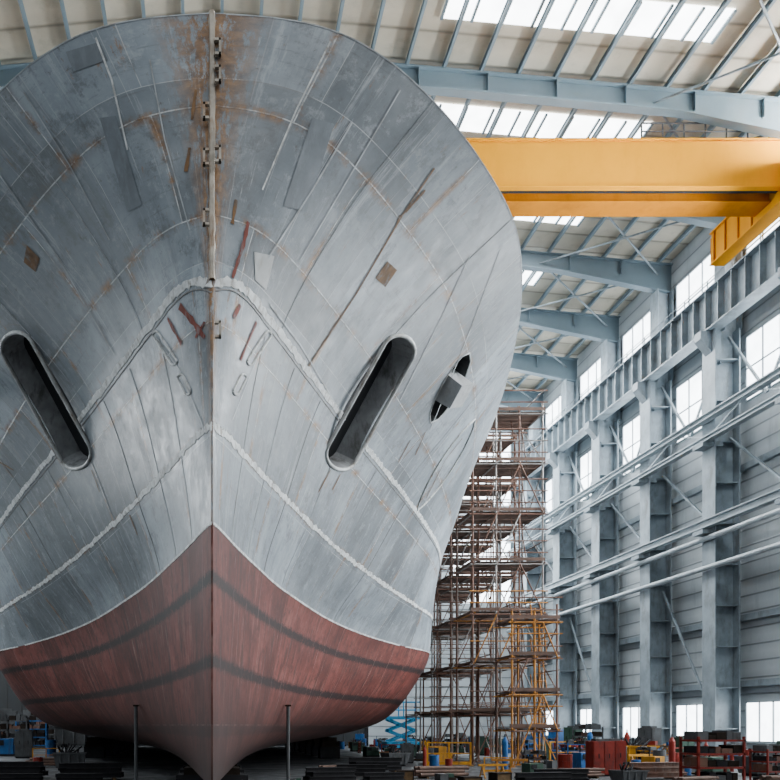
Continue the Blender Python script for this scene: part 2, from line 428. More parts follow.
m2=Vector((-n2.x,n2.y,n2.z))
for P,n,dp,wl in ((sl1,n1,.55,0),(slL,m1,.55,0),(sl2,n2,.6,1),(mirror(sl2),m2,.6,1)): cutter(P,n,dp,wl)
for c in cutters:
    md=up.modifiers.new('b','BOOLEAN'); md.operation='DIFFERENCE'; md.object=c; md.solver='EXACT'
    try: md.material_mode='TRANSFER'
    except Exception: pass
bpy.context.view_layer.update()
dg=bpy.context.evaluated_depsgraph_get()
nm=bpy.data.meshes.new_from_object(up.evaluated_get(dg))
up.modifiers.clear(); up.data=nm; nm.name='hull_plating'
for c in cutters: bpy.data.objects.remove(c)
up.parent=ship; up.location=-ship.location
tag(up,label="bare grey steel bow plating with rust stains and weld seams")
so=ship.location
def sp(mb,name,smooth=60,label=None):
    o=mb.obj(name,origin=so,parent=ship,smooth=smooth)
    if label:o['label']=label
    return o
for P,n in ((sl1,n1),(slL,m1)):
    q=[p+n*.005 for p in P]
    c=sum(q,Vector())/len(q)
    sp(MB().mat('weld').tube([c+(p-c)*1.02 for p in q],.045,8,True),'hawse_rim',label="raised welded rim around a long hawse slot")
    sp(MB().mat('welddark').tube([c+(p-c)*1.13 for p in q],.012,6,True),'weld_seam')
for P,n in ((sl2,n2),(mirror(sl2),m2)):
    c=sum(P,Vector())/len(P)
    sp(MB().mat('weld').tube([c+(p-c)*1.03 for p in P],.022,8,True),'hawse_rim')
    ax=(P[0]-P[12]).normalized(); sd=n.cross(ax).normalized()
    mb=MB().mat('bolster')
    vs=[c+ax*a*.34+sd*(b*.34)+n*(h) for a,b,h in ((-1,-1,-.3),(1,-1,-.3),(1,1,-.3),(-1,1,-.3),(-.85,-.9,.42),(.95,-.7,.42),(.8,.9,.36),(-.95,.8,.36))]
    mb.add(vs,[(0,3,2,1),(4,5,6,7),(0,1,5,4),(1,2,6,5),(2,3,7,6),(3,0,4,7)])
    sp(mb,'anchor_bolster',smooth=20,label="pale grey boxy steel bolster plate")
def hullP(dl,K,sg=1):
    x=halfb(K,dl); return Vector((sg*x,ds(K)+dl,H+K))
def hullN(dl,K,sg=1):
    e=.05; a=hullP(dl+e,K,sg)-hullP(max(dl-e,0),K,sg); b=hullP(dl,min(K+e,10.4),sg)-hullP(dl,K-e,sg)
    n=a.cross(b); n.normalize()
    if n.x*sg<0: n=-n
    return n
def proj(p): return (CX+F*p.x/p.y, CY-F*(p.z-H)/p.y)
def inslot(p):
    q=np.array(proj(p))
    for S in SLS:
        a=np.array(S[0],float);b=np.array(S[1],float)
        t=np.clip(np.dot(q-a,b-a)/np.dot(b-a,b-a),0,1)
        if np.linalg.norm(q-(a+t*(b-a)))<S[2]+1.5: return True
    return False
def strip(pts,w,h,mat,name,label=None,rough=0.0):
    rnd=random.Random(len(pts))
    segs=[[]]
    for p,n in pts:
        if inslot(p):
            if segs[-1]: segs.append([])
        else: segs[-1].append((p,n))
    for pts in segs:
        if len(pts)<2: continue
        vs=[];fs=[]
        for i,(p,n) in enumerate(pts):
            a=pts[max(0,i-1)][0];b=pts[min(len(pts)-1,i+1)][0]
            t=(b-a).normalized(); s=n.cross(t).normalized()
            if s.z<0: s=-s
            wl=w*(1+rough*rnd.uniform(-1,1)); wr=w*(1+rough*rnd.uniform(-1,1)); hh=h*rnd.uniform(.8,1.2)
            for k,(o,e) in enumerate(((-.5*wl,-.008),(-.42*wl,hh),(.42*wr,hh),(.5*wr,-.008))): vs.append(p+s*o+n*e)
        for i in range(len(pts)-1):
            for k in range(3): fs.append((i*4+k,i*4+k+1,i*4+5+k,i*4+4+k))
        sp(MB().mat(mat).add(vs,fs),name,label=label,smooth=30)
def seam(K,w,h,mat,dmax=30,name='weld_seam',label=None,rough=.25,lift=0):
    dls=[0]
    while dls[-1]<dmax: dls.append(dls[-1]+(min(.12,.08+dls[-1]*.02) if dls[-1]>.5 else .03))
    pts=[]
    for sg,rng in ((-1,dls[::-1]),(1,dls[1:])):
        for d in rng:
            kk=K+lift*(1-math.exp(-d/.15))*math.exp(-d/1.6)
            pts.append((hullP(d,kk,sg),hullN(d,kk,sg) if d>.03 else Vector((0,-1,0))))
    strip(pts,w,h,mat,name,label,rough)
def section_seam(dl,Ka,Kb,w,mat,h=.01,sgs=(1,-1),rake=0.0):
    for sg in sgs:
        n=int((Kb-Ka)/.08); pts=[]
        for i in range(n+1):
            K=Ka+(Kb-Ka)*i/n; dd=dl+rake*i/n; pts.append((hullP(dd,K,sg),hullN(dd,K,sg)))
        rnd=random.Random(int(dl*100)); vs=[];fs=[]
        pts=[p for p in pts if not inslot(p[0])]
        for i,(p,nn) in enumerate(pts):
            a=pts[max(0,i-1)][0];b=pts[min(len(pts)-1,i+1)][0]
            t=(b-a).normalized(); s=nn.cross(t).normalized(); ww=w*rnd.uniform(.8,1.2)
            for o,e in ((-.5,-.01),(0,h),(.5,-.01)): vs.append(p+s*ww*o+nn*e)
        for i in range(len(pts)-1):
            if (pts[i+1][0]-pts[i][0]).length>.6: continue
            for k in range(2): fs.append((i*3+k,i*3+k+1,i*3+4+k,i*3+3+k))
        sp(MB().mat(mat).add(vs,fs),'weld_seam')
seam(6.54,.14,.012,'weldwhite',26,name='knuckle_strake',label="chalky pale knuckle strake wrapping the bow",rough=.4,lift=.22)
seam(6.43,.025,.01,'welddark',26,lift=.22)
seam(4.45,.12,.010,'weldwhite',26,rough=.55)
seam(3.0,.05,.01,'weldwhite',30,name='waterline_bead')
seam(10.40,.02,.004,'weldfaint',30,name='bulwark_cap',label="pale steel edge along the bulwark",rough=0)
for dl,a,b,mt,w,rk in ((1.6,6.6,10.4,'weldfaint',.025,0),(4.6,6.6,10.4,'weldfaint',.03,0),(10.2,6.6,10.4,'weldfaint',.04,0),
                    (1.2,3.0,6.4,'weldfaint',.025,0),(2.4,3.0,6.4,'weldfaint',.025,0),(3.8,3.0,6.4,'welddark',.025,0),(5.5,3.0,6.4,'weldfaint',.03,0),
                    (8.0,3.0,6.4,'weldfaint',.035,0),(11,3.0,6.4,'welddark',.035,0),(14,3.0,6.4,'weldfaint',.045,0)):
    section_seam(dl,a,b,w,mt,rake=rk)
def ribbon(pts,w,mat,off=.012,name='weld_seam',label=None,step=5):
    P=[]
    for (a,b) in zip(pts[:-1],pts[1:]):
        n=max(1,int(math.hypot(b[0]-a[0],b[1]-a[1])/step))
        for i in range(n): P.append((a[0]+(b[0]-a[0])*i/n,a[1]+(b[1]-a[1])*i/n))
    P.append(pts[-1])
    Q=[cast(*p) for p in P]; Q=[q for q in Q if q[0] is not None]
    if len(Q)<2: return
    vs=[];fs=[]
    for i,(p,n) in enumerate(Q):
        t=(Q[min(i+1,len(Q)-1)][0]-Q[max(i-1,0)][0]).normalized(); s=n.cross(t).normalized()
        ww=w*(.6+.8*random.random()) if name in('primer_mark','rust_streak') else w
        for o in (-.5,.5): vs.append(p+s*ww*o+n*off)
    for i in range(len(Q)-1): fs.append((i*2,i*2+1,i*2+3,i*2+2))
    sp(MB().mat(mat).add(vs,fs),name,label=label)
def patch(c,mat,n=7,name='paint_patch',label=None):
    vs=[];c=[np.array(x,float) for x in c]
    for i in range(n+1):
        for j in range(n+1):
            u=i/n;v=j/n; p=(1-u)*(1-v)*c[0]+u*(1-v)*c[1]+u*v*c[2]+(1-u)*v*c[3]
            a,nn=cast(*p)
            if a is None: return
            vs.append(a+nn*.008)
    fs=[(i*(n+1)+j,(i+1)*(n+1)+j,(i+1)*(n+1)+j+1,i*(n+1)+j+1) for i in range(n) for j in range(n)]
    sp(MB().mat(mat).add(vs,fs),name,label=label)
patch([(312,118),(334,124),(306,212),(283,206)],'darkpatch',label="dark grey rectangular touch-up patch")
patch([(100,118),(116,116),(142,205),(128,212)],'darkpatch')
patch([(66,52),(100,42),(108,60),(74,72)],'darkpatch')
patch([(387,261),(397,270),(385,287),(375,278)],'rustpatch',label="small square rusty plate patch")
patch([(27,245),(40,258),(36,272),(24,262)],'rustpatch')
patch([(254,252),(274,256),(266,290),(255,280)],'lightpatch',label="pale grey filler patch")
for pts,w in ((((248,222),(243,245),(232,278)),.07),(((168,318),(182,344)),.065),(((180,306),(192,320),(205,338)),.08),(((205,322),(196,338)),.06),
              (((256,322),(240,360)),.055),(((240,305),(233,318)),.07)):
    ribbon(pts,w,'primer',name='primer_mark',label="rusty red primer swipe")
for pts,mt,w in ((((434,168),(402,215),(355,295),(308,366)),'rustpatch',.045),(((352,122),(312,190),(268,258)),'weldfaint',.03),
      (((0,175),(60,260),(115,355)),'weldfaint',.035),(((96,38),(112,80),(128,150)),'weldwhite',.03),(((470,255),(440,320),(400,400)),'weldfaint',.04),
      (((60,480),(110,560)),'weldfaint',.03),(((155,335),(180,370),(205,430)),'weldfaint',.025),
      (((330,42),(296,110),(262,190)),'weldwhite',.025),(((270,305),(300,345),(345,420)),'weldfaint',.03),
      (((400,90),(350,175),(300,260)),'weldfaint',.025),(((500,250),(470,330),(430,430)),'weldfaint',.04),(((260,350),(232,420)),'weldfaint',.02),
      (((24,92),(70,165),(110,240)),'weldfaint',.025),(((150,60),(165,140),(190,230)),'weldfaint',.02)):
    ribbon(pts,w,mt)
for pts in (((425,190),(405,212)),((400,215),(395,228)),((462,438),(445,460),(426,498)),((330,470),(318,492)),((340,474),(332,490)),((92,470),(100,492)),((425,432),(415,455)),((410,440),(398,462)),
            ((130,515),(138,535)),((0,462),(14,470)),((196,90),(192,120)),((190,148),(186,172)),((236,200),(232,224))):
    ribbon(pts,.05,'rustpatch',name='rust_streak')
P,n=loop3d(lens((475,419),(417,510),7,14))
sp(MB().mat('weldwhite').tube([p+n*.01 for p in P],.03,6,True),'slot_outline',label="thin welded outline of a closed slot")
for cx0 in ((268,335,250,362),(243,378,236,392)):
    P,n=loop3d(stadium((cx0[0],cx0[1]),(cx0[2],cx0[3]),3.2,6))
    for Q in (P,mirror(P)): sp(MB().mat('weldwhite').tube([p+Vector((0,-.01,0)) for p in Q],.02,6,True),'fairlead_outline')
def stemstrip(z0,z1,w,pr,mat,name,label):
    rnd=random.Random(int(z0*10)); n=max(6,int((z1-z0)/.12)); vs=[];fs=[]
    for i in range(n+1):
        z=z0+(z1-z0)*i/n; y=ds(min(z-H,10.4))+.02; ww=w*rnd.uniform(.8,1.2); pp=pr*rnd.uniform(.85,1.15)
        vs+=[(-ww,y,z),(-ww*.5,y-pp,z),(ww*.5,y-pp,z),(ww,y,z)]
    for i in range(n):
        for k in range(3): fs.append((i*4+k,i*4+k+1,i*4+5+k,i*4+4+k))
    sp(MB().mat(mat).add(vs,fs),name,smooth=20,label=label)
stemstrip(H+6.62,H+10.42,.055,.06,'stem','stem_bar',"pale rust-streaked raised seam on the stem")
for py,sg in ((48,1),(75,1),(112,-1),(155,1),(158,-1),(218,-1),(330,1)):
    z=H+(CY-py)*11.4/F; y=11.38
    MBl=MB().mat('stem')
    a=sg*.04
    MBl.box((a,y-.02,z-.12),(a+sg*.09,y+.04,z-.085)).box((a,y-.02,z+.085),(a+sg*.09,y+.04,z+.12)).box((a+sg*.06,y-.02,z-.12),(a+sg*.095,y+.04,z+.12))
    sp(MBl,'lifting_lug',smooth=20,label="small C-shaped rusty steel lug")

# ------------------------------------------------------------------ building
XW=26.0; YE=64.0; SP=5.68; Y0=38.4; XL=-32
def roofz(x): return H+28.6-.09*abs(x)
tag(box((XL-.3,-40,-.2),(XW+.3,YE+.3,0),'floor').obj('floor'),kind='structure')
tag(box((XW,12,0),(XW+.3,YE+.3,roofz(XW)),'wall').obj('wall_right'),kind='structure')
tag(box((XL-.3,16,0),(XL,YE+.3,roofz(XL)),'wall').obj('wall_left'),kind='structure')
mb=MB().mat('wall'); mb.add([(XL,YE,0),(XW,YE,0),(XW,YE,roofz(XW)),(0,YE,roofz(0)),(XL,YE,roofz(32)),(XL,YE+.3,0),(XW,YE+.3,0),(XW,YE+.3,roofz(XW)),(0,YE+.3,roofz(0)),(XL,YE+.3,roofz(32))],
 [(0,1,2,3,4),(9,8,7,6,5),(0,5,6,1),(1,6,7,2),(2,7,8,3),(3,8,9,4),(4,9,5,0)])
tag(mb.obj('wall_back'),kind='structure')
tag(MB().mat('door').box((-31,YE-.12,0),(12.5,YE-.02,9)).mat('dark').box((-31,YE-.2,9),(12.7,YE-.02,9.4)).box((12.5,YE-.2,0),(12.8,YE-.02,9.4)).obj('added_shade_panel'),kind='structure')  # added dark panel on the end wall, standing in for under-hull shade
mb=MB().mat('roof'); ya,yb=10,YE+.3
vs=[(x,y,roofz(x)+o) for o in (0,.2) for y in (ya,yb) for x in (XL-.3,0,XW+.3)]
mb.add(vs,[(0,1,4,3),(1,2,5,4),(6,9,10,7),(7,10,11,8),(0,6,7,1),(1,7,8,2),(3,4,10,9),(4,5,11,10),(2,8,11,5),(0,3,9,6)])
tag(mb.obj('ceiling'),kind='structure')
wn=[0]
def window(mb):
    wn[0]+=1; return tag(mb.obj('window_%d'%wn[0]),kind='structure')
cols_y=[Y0+SP*k for k in range(-4,5)]
for ci,yc in enumerate(cols_y[:-1]):
    a=yc+.55; b=yc+SP-.55
    for z0,z1,nm_ in ((H+21.6,H+24.5,4),(H+15.7,H+18.8,4),(.9,2.8,5)):
        mb=MB().mat('pane').box((XW-.05,a,z0),(XW-.02,b,z1)).mat('steelpale')
        for k in range(nm_+1):
            y=a+(b-a)*k/nm_; mb.box((XW-.1,y-.035,z0),(XW-.02,y+.035,z1))
        for z in (z0,z1)+(((z0+z1)/2,) if z1-z0>2.5 else ()): mb.box((XW-.1,a-.05,z-.035),(XW-.02,b+.05,z+.035))
        window(mb)
for yc in (18,26,34,42,50):
    mb=MB().mat('pane').box((XL+.02,yc,H+14),(XL+.05,yc+6,H+19)).mat('steelblue')
    for k in range(6): mb.box((XL+.02,yc+k*1.2-.05,H+14),(XL+.12,yc+k*1.2+.05,H+19))
    window(mb)
for k,(x0,x1) in enumerate(((14,18.5),(19.5,24.5))):
    for z0,z1 in ((H+18,H+24),(H+10,H+16)):
        mb=MB().mat('pane').box((x0,YE-.05,z0),(x1,YE-.02,z1)).mat('steelpale')
        for i in range(6):
            x=x0+(x1-x0)*i/5; mb.box((x-.05,YE-.12,z0),(x+.05,YE-.02,z1))
        window(mb)
def slab(mb,x0,x1,y0,y1,dz):
    vs=[(x,y,roofz(x)-dz-e) for e in (0,.04) for x,y in ((x0,y0),(x1,y0),(x1,y1),(x0,y1))]
    mb.add(vs,[(0,1,2,3),(7,6,5,4),(0,4,5,1),(1,5,6,2),(2,6,7,3),(3,7,4,0)])
for ya in (23.8,29.2,34.7,40.4,46.1,51.8,57.5):
    yb=ya+1.4
    for xa,xb in ((9.0,19.6),(-23.2,-11)):
        mb=MB().mat('skypane'); slab(mb,xa,xb,ya,yb,.02)
        mb.mat('steelroof')
        n=9
        for k in range(n+1):
            x=xa+(xb-xa)*k/n; mb.box((x-.05,ya,roofz(x)-.14),(x+.05,yb,roofz(x)-.05))
        window(mb)
tn=0
x=-30.6
while x<XW:
    tn+=1
    tag(MB().mat('steelroof').ibeam((x,10.2,roofz(x)-.19),(x,YE,roofz(x)-.19),.12,.24,.03).obj('trim_%d'%tn),kind='structure'); x+=1.55
root=None
for k in range(-3,5):
    y=Y0+SP*k
    if root is None:
        e=empty('roof_girder',(0,y,roofz(0)-.32),"blue-grey steel roof girder spanning the hall","roof girder",'roof girders')
        for sg,xe in ((1,25.95),(-1,31.9)):
            def pt(x,dz): return (sg*x,roofz(x)-.32-dz)
            xs=[0,19.5,xe]; dep=[.8,.85,1.6]
            mb=MB().mat('steelroof')
            for i in range(2):
                a=pt(xs[i],0);b=pt(xs[i+1],0);c=pt(xs[i+1],dep[i+1]);d=pt(xs[i],dep[i])
                mb.add([(p[0],y+o,p[1]) for o in(-.03,.03) for p in (a,b,c,d)],[(0,1,2,3),(7,6,5,4),(0,4,5,1),(1,5,6,2),(2,6,7,3),(3,7,4,0)])
                mb.beam((a[0],y,a[1]),(b[0],y,b[1]),.4,.06); mb.beam((d[0],y,d[1]),(c[0],y,c[1]),.4,.08)
            for i in range(1,9):
                xx=xe*i/9; mb.box((sg*xx-.02,y-.18,roofz(xx)-.34),(sg*xx+.02,y+.18,roofz(xx)-1.1))
            mb.obj('girder_half',origin=e.location,parent=e)
        root=e
    else: copy_thing(root,(0,y,roofz(0)-.32))
for k in range(-2,4):
    y=Y0+SP*k; xa=18.5
    for (p,q) in (((xa,y,roofz(xa)-.7),(25.2,y+SP,roofz(25.2)-.9)),((25.2,y,roofz(25.2)-.9),(xa,y+SP,roofz(xa)-.85))):
        tag(MB().mat('steelblue').cyl(p,q,.05).obj('roof_brace',origin=p),"steel rod bracing the roof bay","roof brace",'roof braces')
root=None
ZR=H+19.3
ZT=roofz(25)-1.9
for k,y in enumerate(cols_y):
    if root is None:
        e=empty('column',(25.2,y,0),"tall blue-grey steel H column against the cladding","column",'wall columns')
        mb=MB().mat('steelblue')
        mb.box((24.45,y-.5,.25),(24.51,y+.5,ZR)).box((25.62,y-.5,.25),(25.68,y+.5,ZR)).box((24.51,y-.035,.25),(25.62,y+.035,ZR))
        for i in range(10): mb.box((24.51,y-.42,1.5+i*2),(25.62,y+.42,1.54+i*2))
        mb.obj('lower_shaft',origin=e.location,parent=e)
        mb=MB().mat('steelblue').box((24.98,y-.4,ZR),(25.03,y+.4,ZT)).box((25.8,y-.4,ZR),(25.85,y+.4,ZT)).box((25.03,y-.035,ZR),(25.8,y+.035,ZT))
        mb.obj('upper_shaft',origin=e.location,parent=e)
        mb=MB().mat('steelblue')
        mb.add([(23.9,y-.25,ZR),(24.9,y-.25,ZR),(24.9,y-.25,ZR-1.6),(23.9,y-.25,ZR-.4),(23.9,y+.25,ZR),(24.9,y+.25,ZR),(24.9,y+.25,ZR-1.6),(23.9,y+.25,ZR-.4)],
               [(0,1,2,3),(7,6,5,4),(0,4,5,1),(1,5,6,2),(2,6,7,3),(3,7,4,0)])
        mb.obj('bracket',origin=e.location,parent=e)
        for za,zb_ in ((H+13.6,H+13.8),(H+9.35,H+9.55)):
            MB().mat('steelblue').box((23.9,y-.4,za),(24.9,y+.4,zb_)).obj('bracket_shelf',origin=e.location,parent=e)
        box((24.3,y-.6,0),(25.9,y+.6,.25),'greypaint').obj('base_plate',origin=e.location,parent=e)
        root=e
    else: copy_thing(root,(25.2,y,0))
for k,y in enumerate(cols_y[:-1]):
    bl=[((25.3,y+.3,H+9.5),(25.3,y+SP-.3,H+14)),((25.3,y+.2,H+19),(25.3,y+SP/2,H+15.2)),((25.3,y+SP-.2,H+19),(25.3,y+SP/2,H+15.2))]
    if k%2==0: bl+=[((25.3,y+.3,1.0),(25.3,y+SP-.3,H+7.5))]
    for p,q in bl:
        tag(MB().mat('steelblue').beam(p,q,.1,.1).obj('wall_brace',origin=p),"diagonal steel brace between wall columns","wall brace",'wall braces')
e=empty('crane_rail_girder',(24.6,16,ZR),"deep blue-grey steel crane runway girder with stiffeners","crane rail")
mb=MB().mat('steelblue').ibeam((24.5,14,ZR+1.0),(24.5,YE-.1,ZR+1.0),.7,2.0,.06)
y=14.5
while y<YE-1: mb.box((24.18,y-.02,ZR+.06),(24.5,y+.02,ZR+1.94)); y+=.95
mb.obj('girder',origin=e.location,parent=e)
MB().mat('dark').box((24.42,14,ZR+2.0),(24.58,YE-.1,ZR+2.12)).obj('rail',origin=e.location,parent=e)
mb=MB().mat('steelblue')
for y in np.arange(14.5,YE-1,1.9): mb.cyl((24.9,y,ZR+2),(24.9,y,ZR+3.0),.03,5)
for z in (2.5,3.0): mb.cyl((24.9,14.5,ZR+z),(24.9,YE-1,ZR+z),.025,5)
mb.obj('guard_rail',origin=e.location,parent=e)
def run(name,X,K,fn,label,cat,grp=None):
    mb=MB(); fn(mb,X,H+K); o=mb.obj(name,origin=(X,16,H+K)); tag(o,label,cat,grp)
LB="long pale steel beam carried on the column brackets"
def truss(m,X,z):
    m.mat('steelpale').ibeam((X,15,z),(X,YE-.1,z),.4,.3,.05)
    m.ibeam((X,15,z-1.05),(X,YE-.1,z-1.05),.35,.25,.05)
    y=15.2; s=0
    while y<YE-2.9:
        m.beam((X,y,z if s else z-1.0),(X,y+2.84,z-1.0 if s else z),.05,.05); y+=2.84; s=1-s
run('wall_beam',24.15,15.0,truss,"long pale steel lattice beam carried on column brackets","beam",'long wall beams')
run('wall_beam',24.2,9.85,lambda m,X,z:m.mat('steelpale').ibeam((X,15,z),(X,YE-.1,z),.35,.4,.05),LB,"beam",'long wall beams')
for K,r in ((9.15,.13),(7.7,.13)):
    run('service_pipe',24.25,K,lambda m,X,z:m.mat('steelpale').cyl((X,15,z),(X,YE-.1,z),r,10),"pale grey service pipe running along the columns","pipe",'service pipes')
for K in (5.2,2.0,12.5,20.6):
    run('wall_rail',25.85,K,lambda m,X,z:m.mat('steelblue').beam((X,15,z),(X,YE-.1,z),.2,.3),"blue-grey horizontal wall rail behind the columns","rail",'wall rails')

# ------------------------------------------------------------------ crane
cr=empty('overhead_crane',(0,33.5,ZR+2.12),"large yellow double-girder overhead bridge crane","overhead crane")
cl=cr.location
zb=H+22.75
for ya,wd,mt,z0 in ((33.0,.12,'yellow',zb+.02),(33.85,.85,'orange',zb-.05)):
    mb=MB().mat(mt).box((-25,ya,z0),(24.19,ya+wd,zb+1.95)).box((-25,ya-.1,zb+1.95),(24.19,ya+wd+.06,zb+2.02))
    mb.box((-25,ya-.1,z0-.06),(24.19,ya+wd+.05,z0))
    mb.obj('bridge_girder',origin=cl,parent=cr,bevel=.01)
box((-25,33.14,zb-.02),(24.1,33.36,zb+.04),'dark').obj('shadow_strip',origin=cl,parent=cr)  # dark strip painted in as the shadow line between the girders
mb=MB().mat('yellow').box((24.2,22.0,zb-.45),(24.7,37.8,zb+1.0)).box((24.1,22.0,zb+1.0),(24.8,37.8,zb+1.07)).box((24.1,22.0,zb-.51),(24.8,37.8,zb-.45))
mb.obj('end_carriage',origin=cl,parent=cr)
for y in (34.9,35.8,36.7,37.5):
    box((24.12,y,zb-.45),(24.2,y+.05,zb+1.0),'orange').obj('stiffener',origin=cl,parent=cr)
for y in (23,24.2,28,29.2):
    MB().mat('dark').cyl((24.35,y,ZR+2.12+.3),(24.62,y,ZR+2.12+.3),.3,18).obj('wheel',origin=cl,parent=cr,smooth=40)
box((24.25,37.8,zb-.35),(24.7,37.95,zb+.9),'orange').obj('buffer',origin=cl,parent=cr)
mb=MB().mat('greypaint')
for i in range(8):
    x=18.2+i*.9; mb.cyl((x,33.05,zb+2),(x,33.05,zb+2.75),.035,6)
mb.cyl((18.2,33.05,zb+2.75),(24.55,33.05,zb+2.75),.035,6).cyl((18.2,33.05,zb+2.4),(24.55,33.05,zb+2.4),.03,6)
mb.obj('guard_rail',origin=cl,parent=cr)

# ------------------------------------------------------------------ scaffolds
def scaffold(ox,oy,W,D,Ht,lev,label,ms,ml,grp,ladder=True,seed=1,low=None):
    rnd=random.Random(seed)
    e=empty('scaffold_tower',(ox,oy,0),label,"scaffolding",grp)
    L=e.location
    xs=[0,W/2,W] if W<2.5 else [0,W/3,2*W/3,W]
    def pobj(mb,n): return mb.obj(n,origin=L,parent=e)
    for x in xs:
        for y in (0,D):
            mb=MB().mat(ms if rnd.random()<.6 else ml).cyl((ox+x,oy+y,.05),(ox+x,oy+y,Ht+rnd.uniform(0,.8)),.042,6)
            mb.box((ox+x-.1,oy+y-.1,0),(ox+x+.1,oy+y+.1,.05)); pobj(mb,'standard')
    n=int(Ht/lev)
    for i in range(1,n+1):
        z=i*lev
        mk=lambda:MB().mat(low if (low and z<7.5 and rnd.random()<.5) else (ml if rnd.random()<.4 else ms))
        for y in (0,D): pobj(mk().cyl((ox-.15,oy+y-.05,z),(ox+W+.2,oy+y-.05,z),.032,6),'ledger')
        for x in (xs[0],xs[1],xs[-1]): pobj(mk().cyl((ox+x+.05,oy-.15,z+.06),(ox+x+.05,oy+D+.15,z+.06),.03,6),'transom')
        for hz in (.5,1.0,1.5):
            if rnd.random()<.8 and hz<lev: pobj(mk().cyl((ox-.15,oy-.05,z+hz),(ox+W+.2,oy-.05,z+hz),.028,6),'guard_rail')
        if rnd.random()<.8: pobj(mk().cyl((ox+W+.05,oy-.1,z+1.0),(ox+W+.05,oy+D+.1,z+1.0),.026,6),'guard_rail')
        mb=MB().mat('board')
        for b in range(5):
            y=oy+.1+b*(D-.2)/5; mb.box((ox-.1,y,z+.1+rnd.uniform(0,.03)),(ox+W+.1,y+(D-.2)/5-.04,z+.15))
        pobj(mb,'platform')
        pobj(MB().mat('board').box((ox-.1,oy-.04,z+.15),(ox+W+.1,oy-.01,z+.29)),'toe_board')
        a,b=(0,W/3) if i%2 else (W,2*W/3)
        pobj(mk().cyl((ox+a,oy-.1,z-lev),(ox+b,oy-.1,z),.028,6),'brace')
        if rnd.random()<.6: pobj(mk().cyl((ox+W/3,oy-.1,z-lev),(ox+2*W/3,oy-.1,z),.028,6),'brace')
        ya,yb=(0,D) if i%2 else (D,0)
        pobj(mk().cyl((ox+W+.08,oy+ya,z-lev+.05),(ox+W+.08,oy+yb,z),.028,6),'brace')
    if ladder:
        for i in range(n):
            z=i*lev; mb=MB().mat(ms)
            x=ox+W*.75; y0=oy+.3; y1=oy+D*.6
            for s in (-.2,.2): mb.cyl((x+s,y0,z),(x+s,y1,z+lev+.9),.022,6)
            for k in range(8):
                t=k/8; mb.cyl((x-.2,y0+(y1-y0)*t,z+(lev+.9)*t),(x+.2,y0+(y1-y0)*t,z+(lev+.9)*t),.015,5)
            pobj(mb,'ladder')
    return e
for i in range(4):
    scaffold(11.2,33.5+3.1*i,3.0,2.2,15.2 if i<2 else 14.2,2.15,"tall rusty tube scaffold tower with board platforms beside the hull",'scafrust','scafgrey','scaffold towers along the hull',i<2,i+3,'scaforange' if i==0 else None)
scaffold(12.0,31.2,1.8,1.7,5.9,1.45,"lower tan-orange scaffold tower with ladders at the hull side",'scaforange','scafrust',None,True,11)

# ------------------------------------------------------------------ keel blocks and props
def thingbox(parts,name,loc,label,cat,grp=None):
    e=empty(name,loc,label,cat,grp)
    for pn,mb in parts: 
        o=mb.obj(pn,origin=(0,0,0)); o.parent=e; o.location=(0,0,0)
    return e
kb=thingbox([('concrete_base',box((-.9,-.5,0),(.9,.5,.45),'dark')),('timber_cap',box((-.7,-.45,.45),(.7,.45,.62),'darkbrown')),('timber_wedge',box((-.5,-.4,.62),(.5,.4,.78),'darkbrown'))],
 'keel_block',(0,20,0),"dark concrete and timber keel block under the ship","keel block",'keel blocks')
for i in range(1,16): copy_thing(kb,(0,20+i*2.4,0))
def under(x,y):
    p,n,i,d=bvh.ray_cast(Vector((x,y,-.5)),Vector((0,0,1))); return p.z if p else 99
def padtop(x,y,r): return min(under(x+a*r,y+b*r) for a in (-1,0,1) for b in (-1,0,1))
OCC=[]
for (x,y) in ((1.95,20),(-1.95,20)):
    zt=padtop(x,y,.07)
    thingbox([('post',MB().mat('greypaint').cyl((0,0,.06),(0,0,zt-.04),.045,10)),('foot',box((-.2,-.2,0),(.2,.2,.06),'dark')),('timber_pad',box((-.07,-.07,zt-.05),(.07,.07,zt-.01),'darkbrown'))],
     'hull_prop',(x,y,0),"slim steel post propping the underside of the hull","hull prop",'hull props')
    OCC.append((x,y,.4))
for y in range(40,60,3):
    for sg in (1,-1):
        for x in (2.4,4.2,6.0):
            zt=padtop(sg*x,y,.6)
            if zt>2.0 or zt<.9: continue
            thingbox([('steel_base',box((-.5,-.4,0),(.5,.4,zt*.55),'dark')),('timber_stack',MB().mat('darkbrown').box((-.42,-.35,zt*.55),(.42,.35,zt*.78)).box((-.36,-.3,zt*.78),(.36,.3,zt-.01)))],
             'bilge_block',(sg*x,y,0),"dark steel and timber block supporting the bilge","bilge block",'bilge blocks')
            OCC.append((sg*x,y,.7))

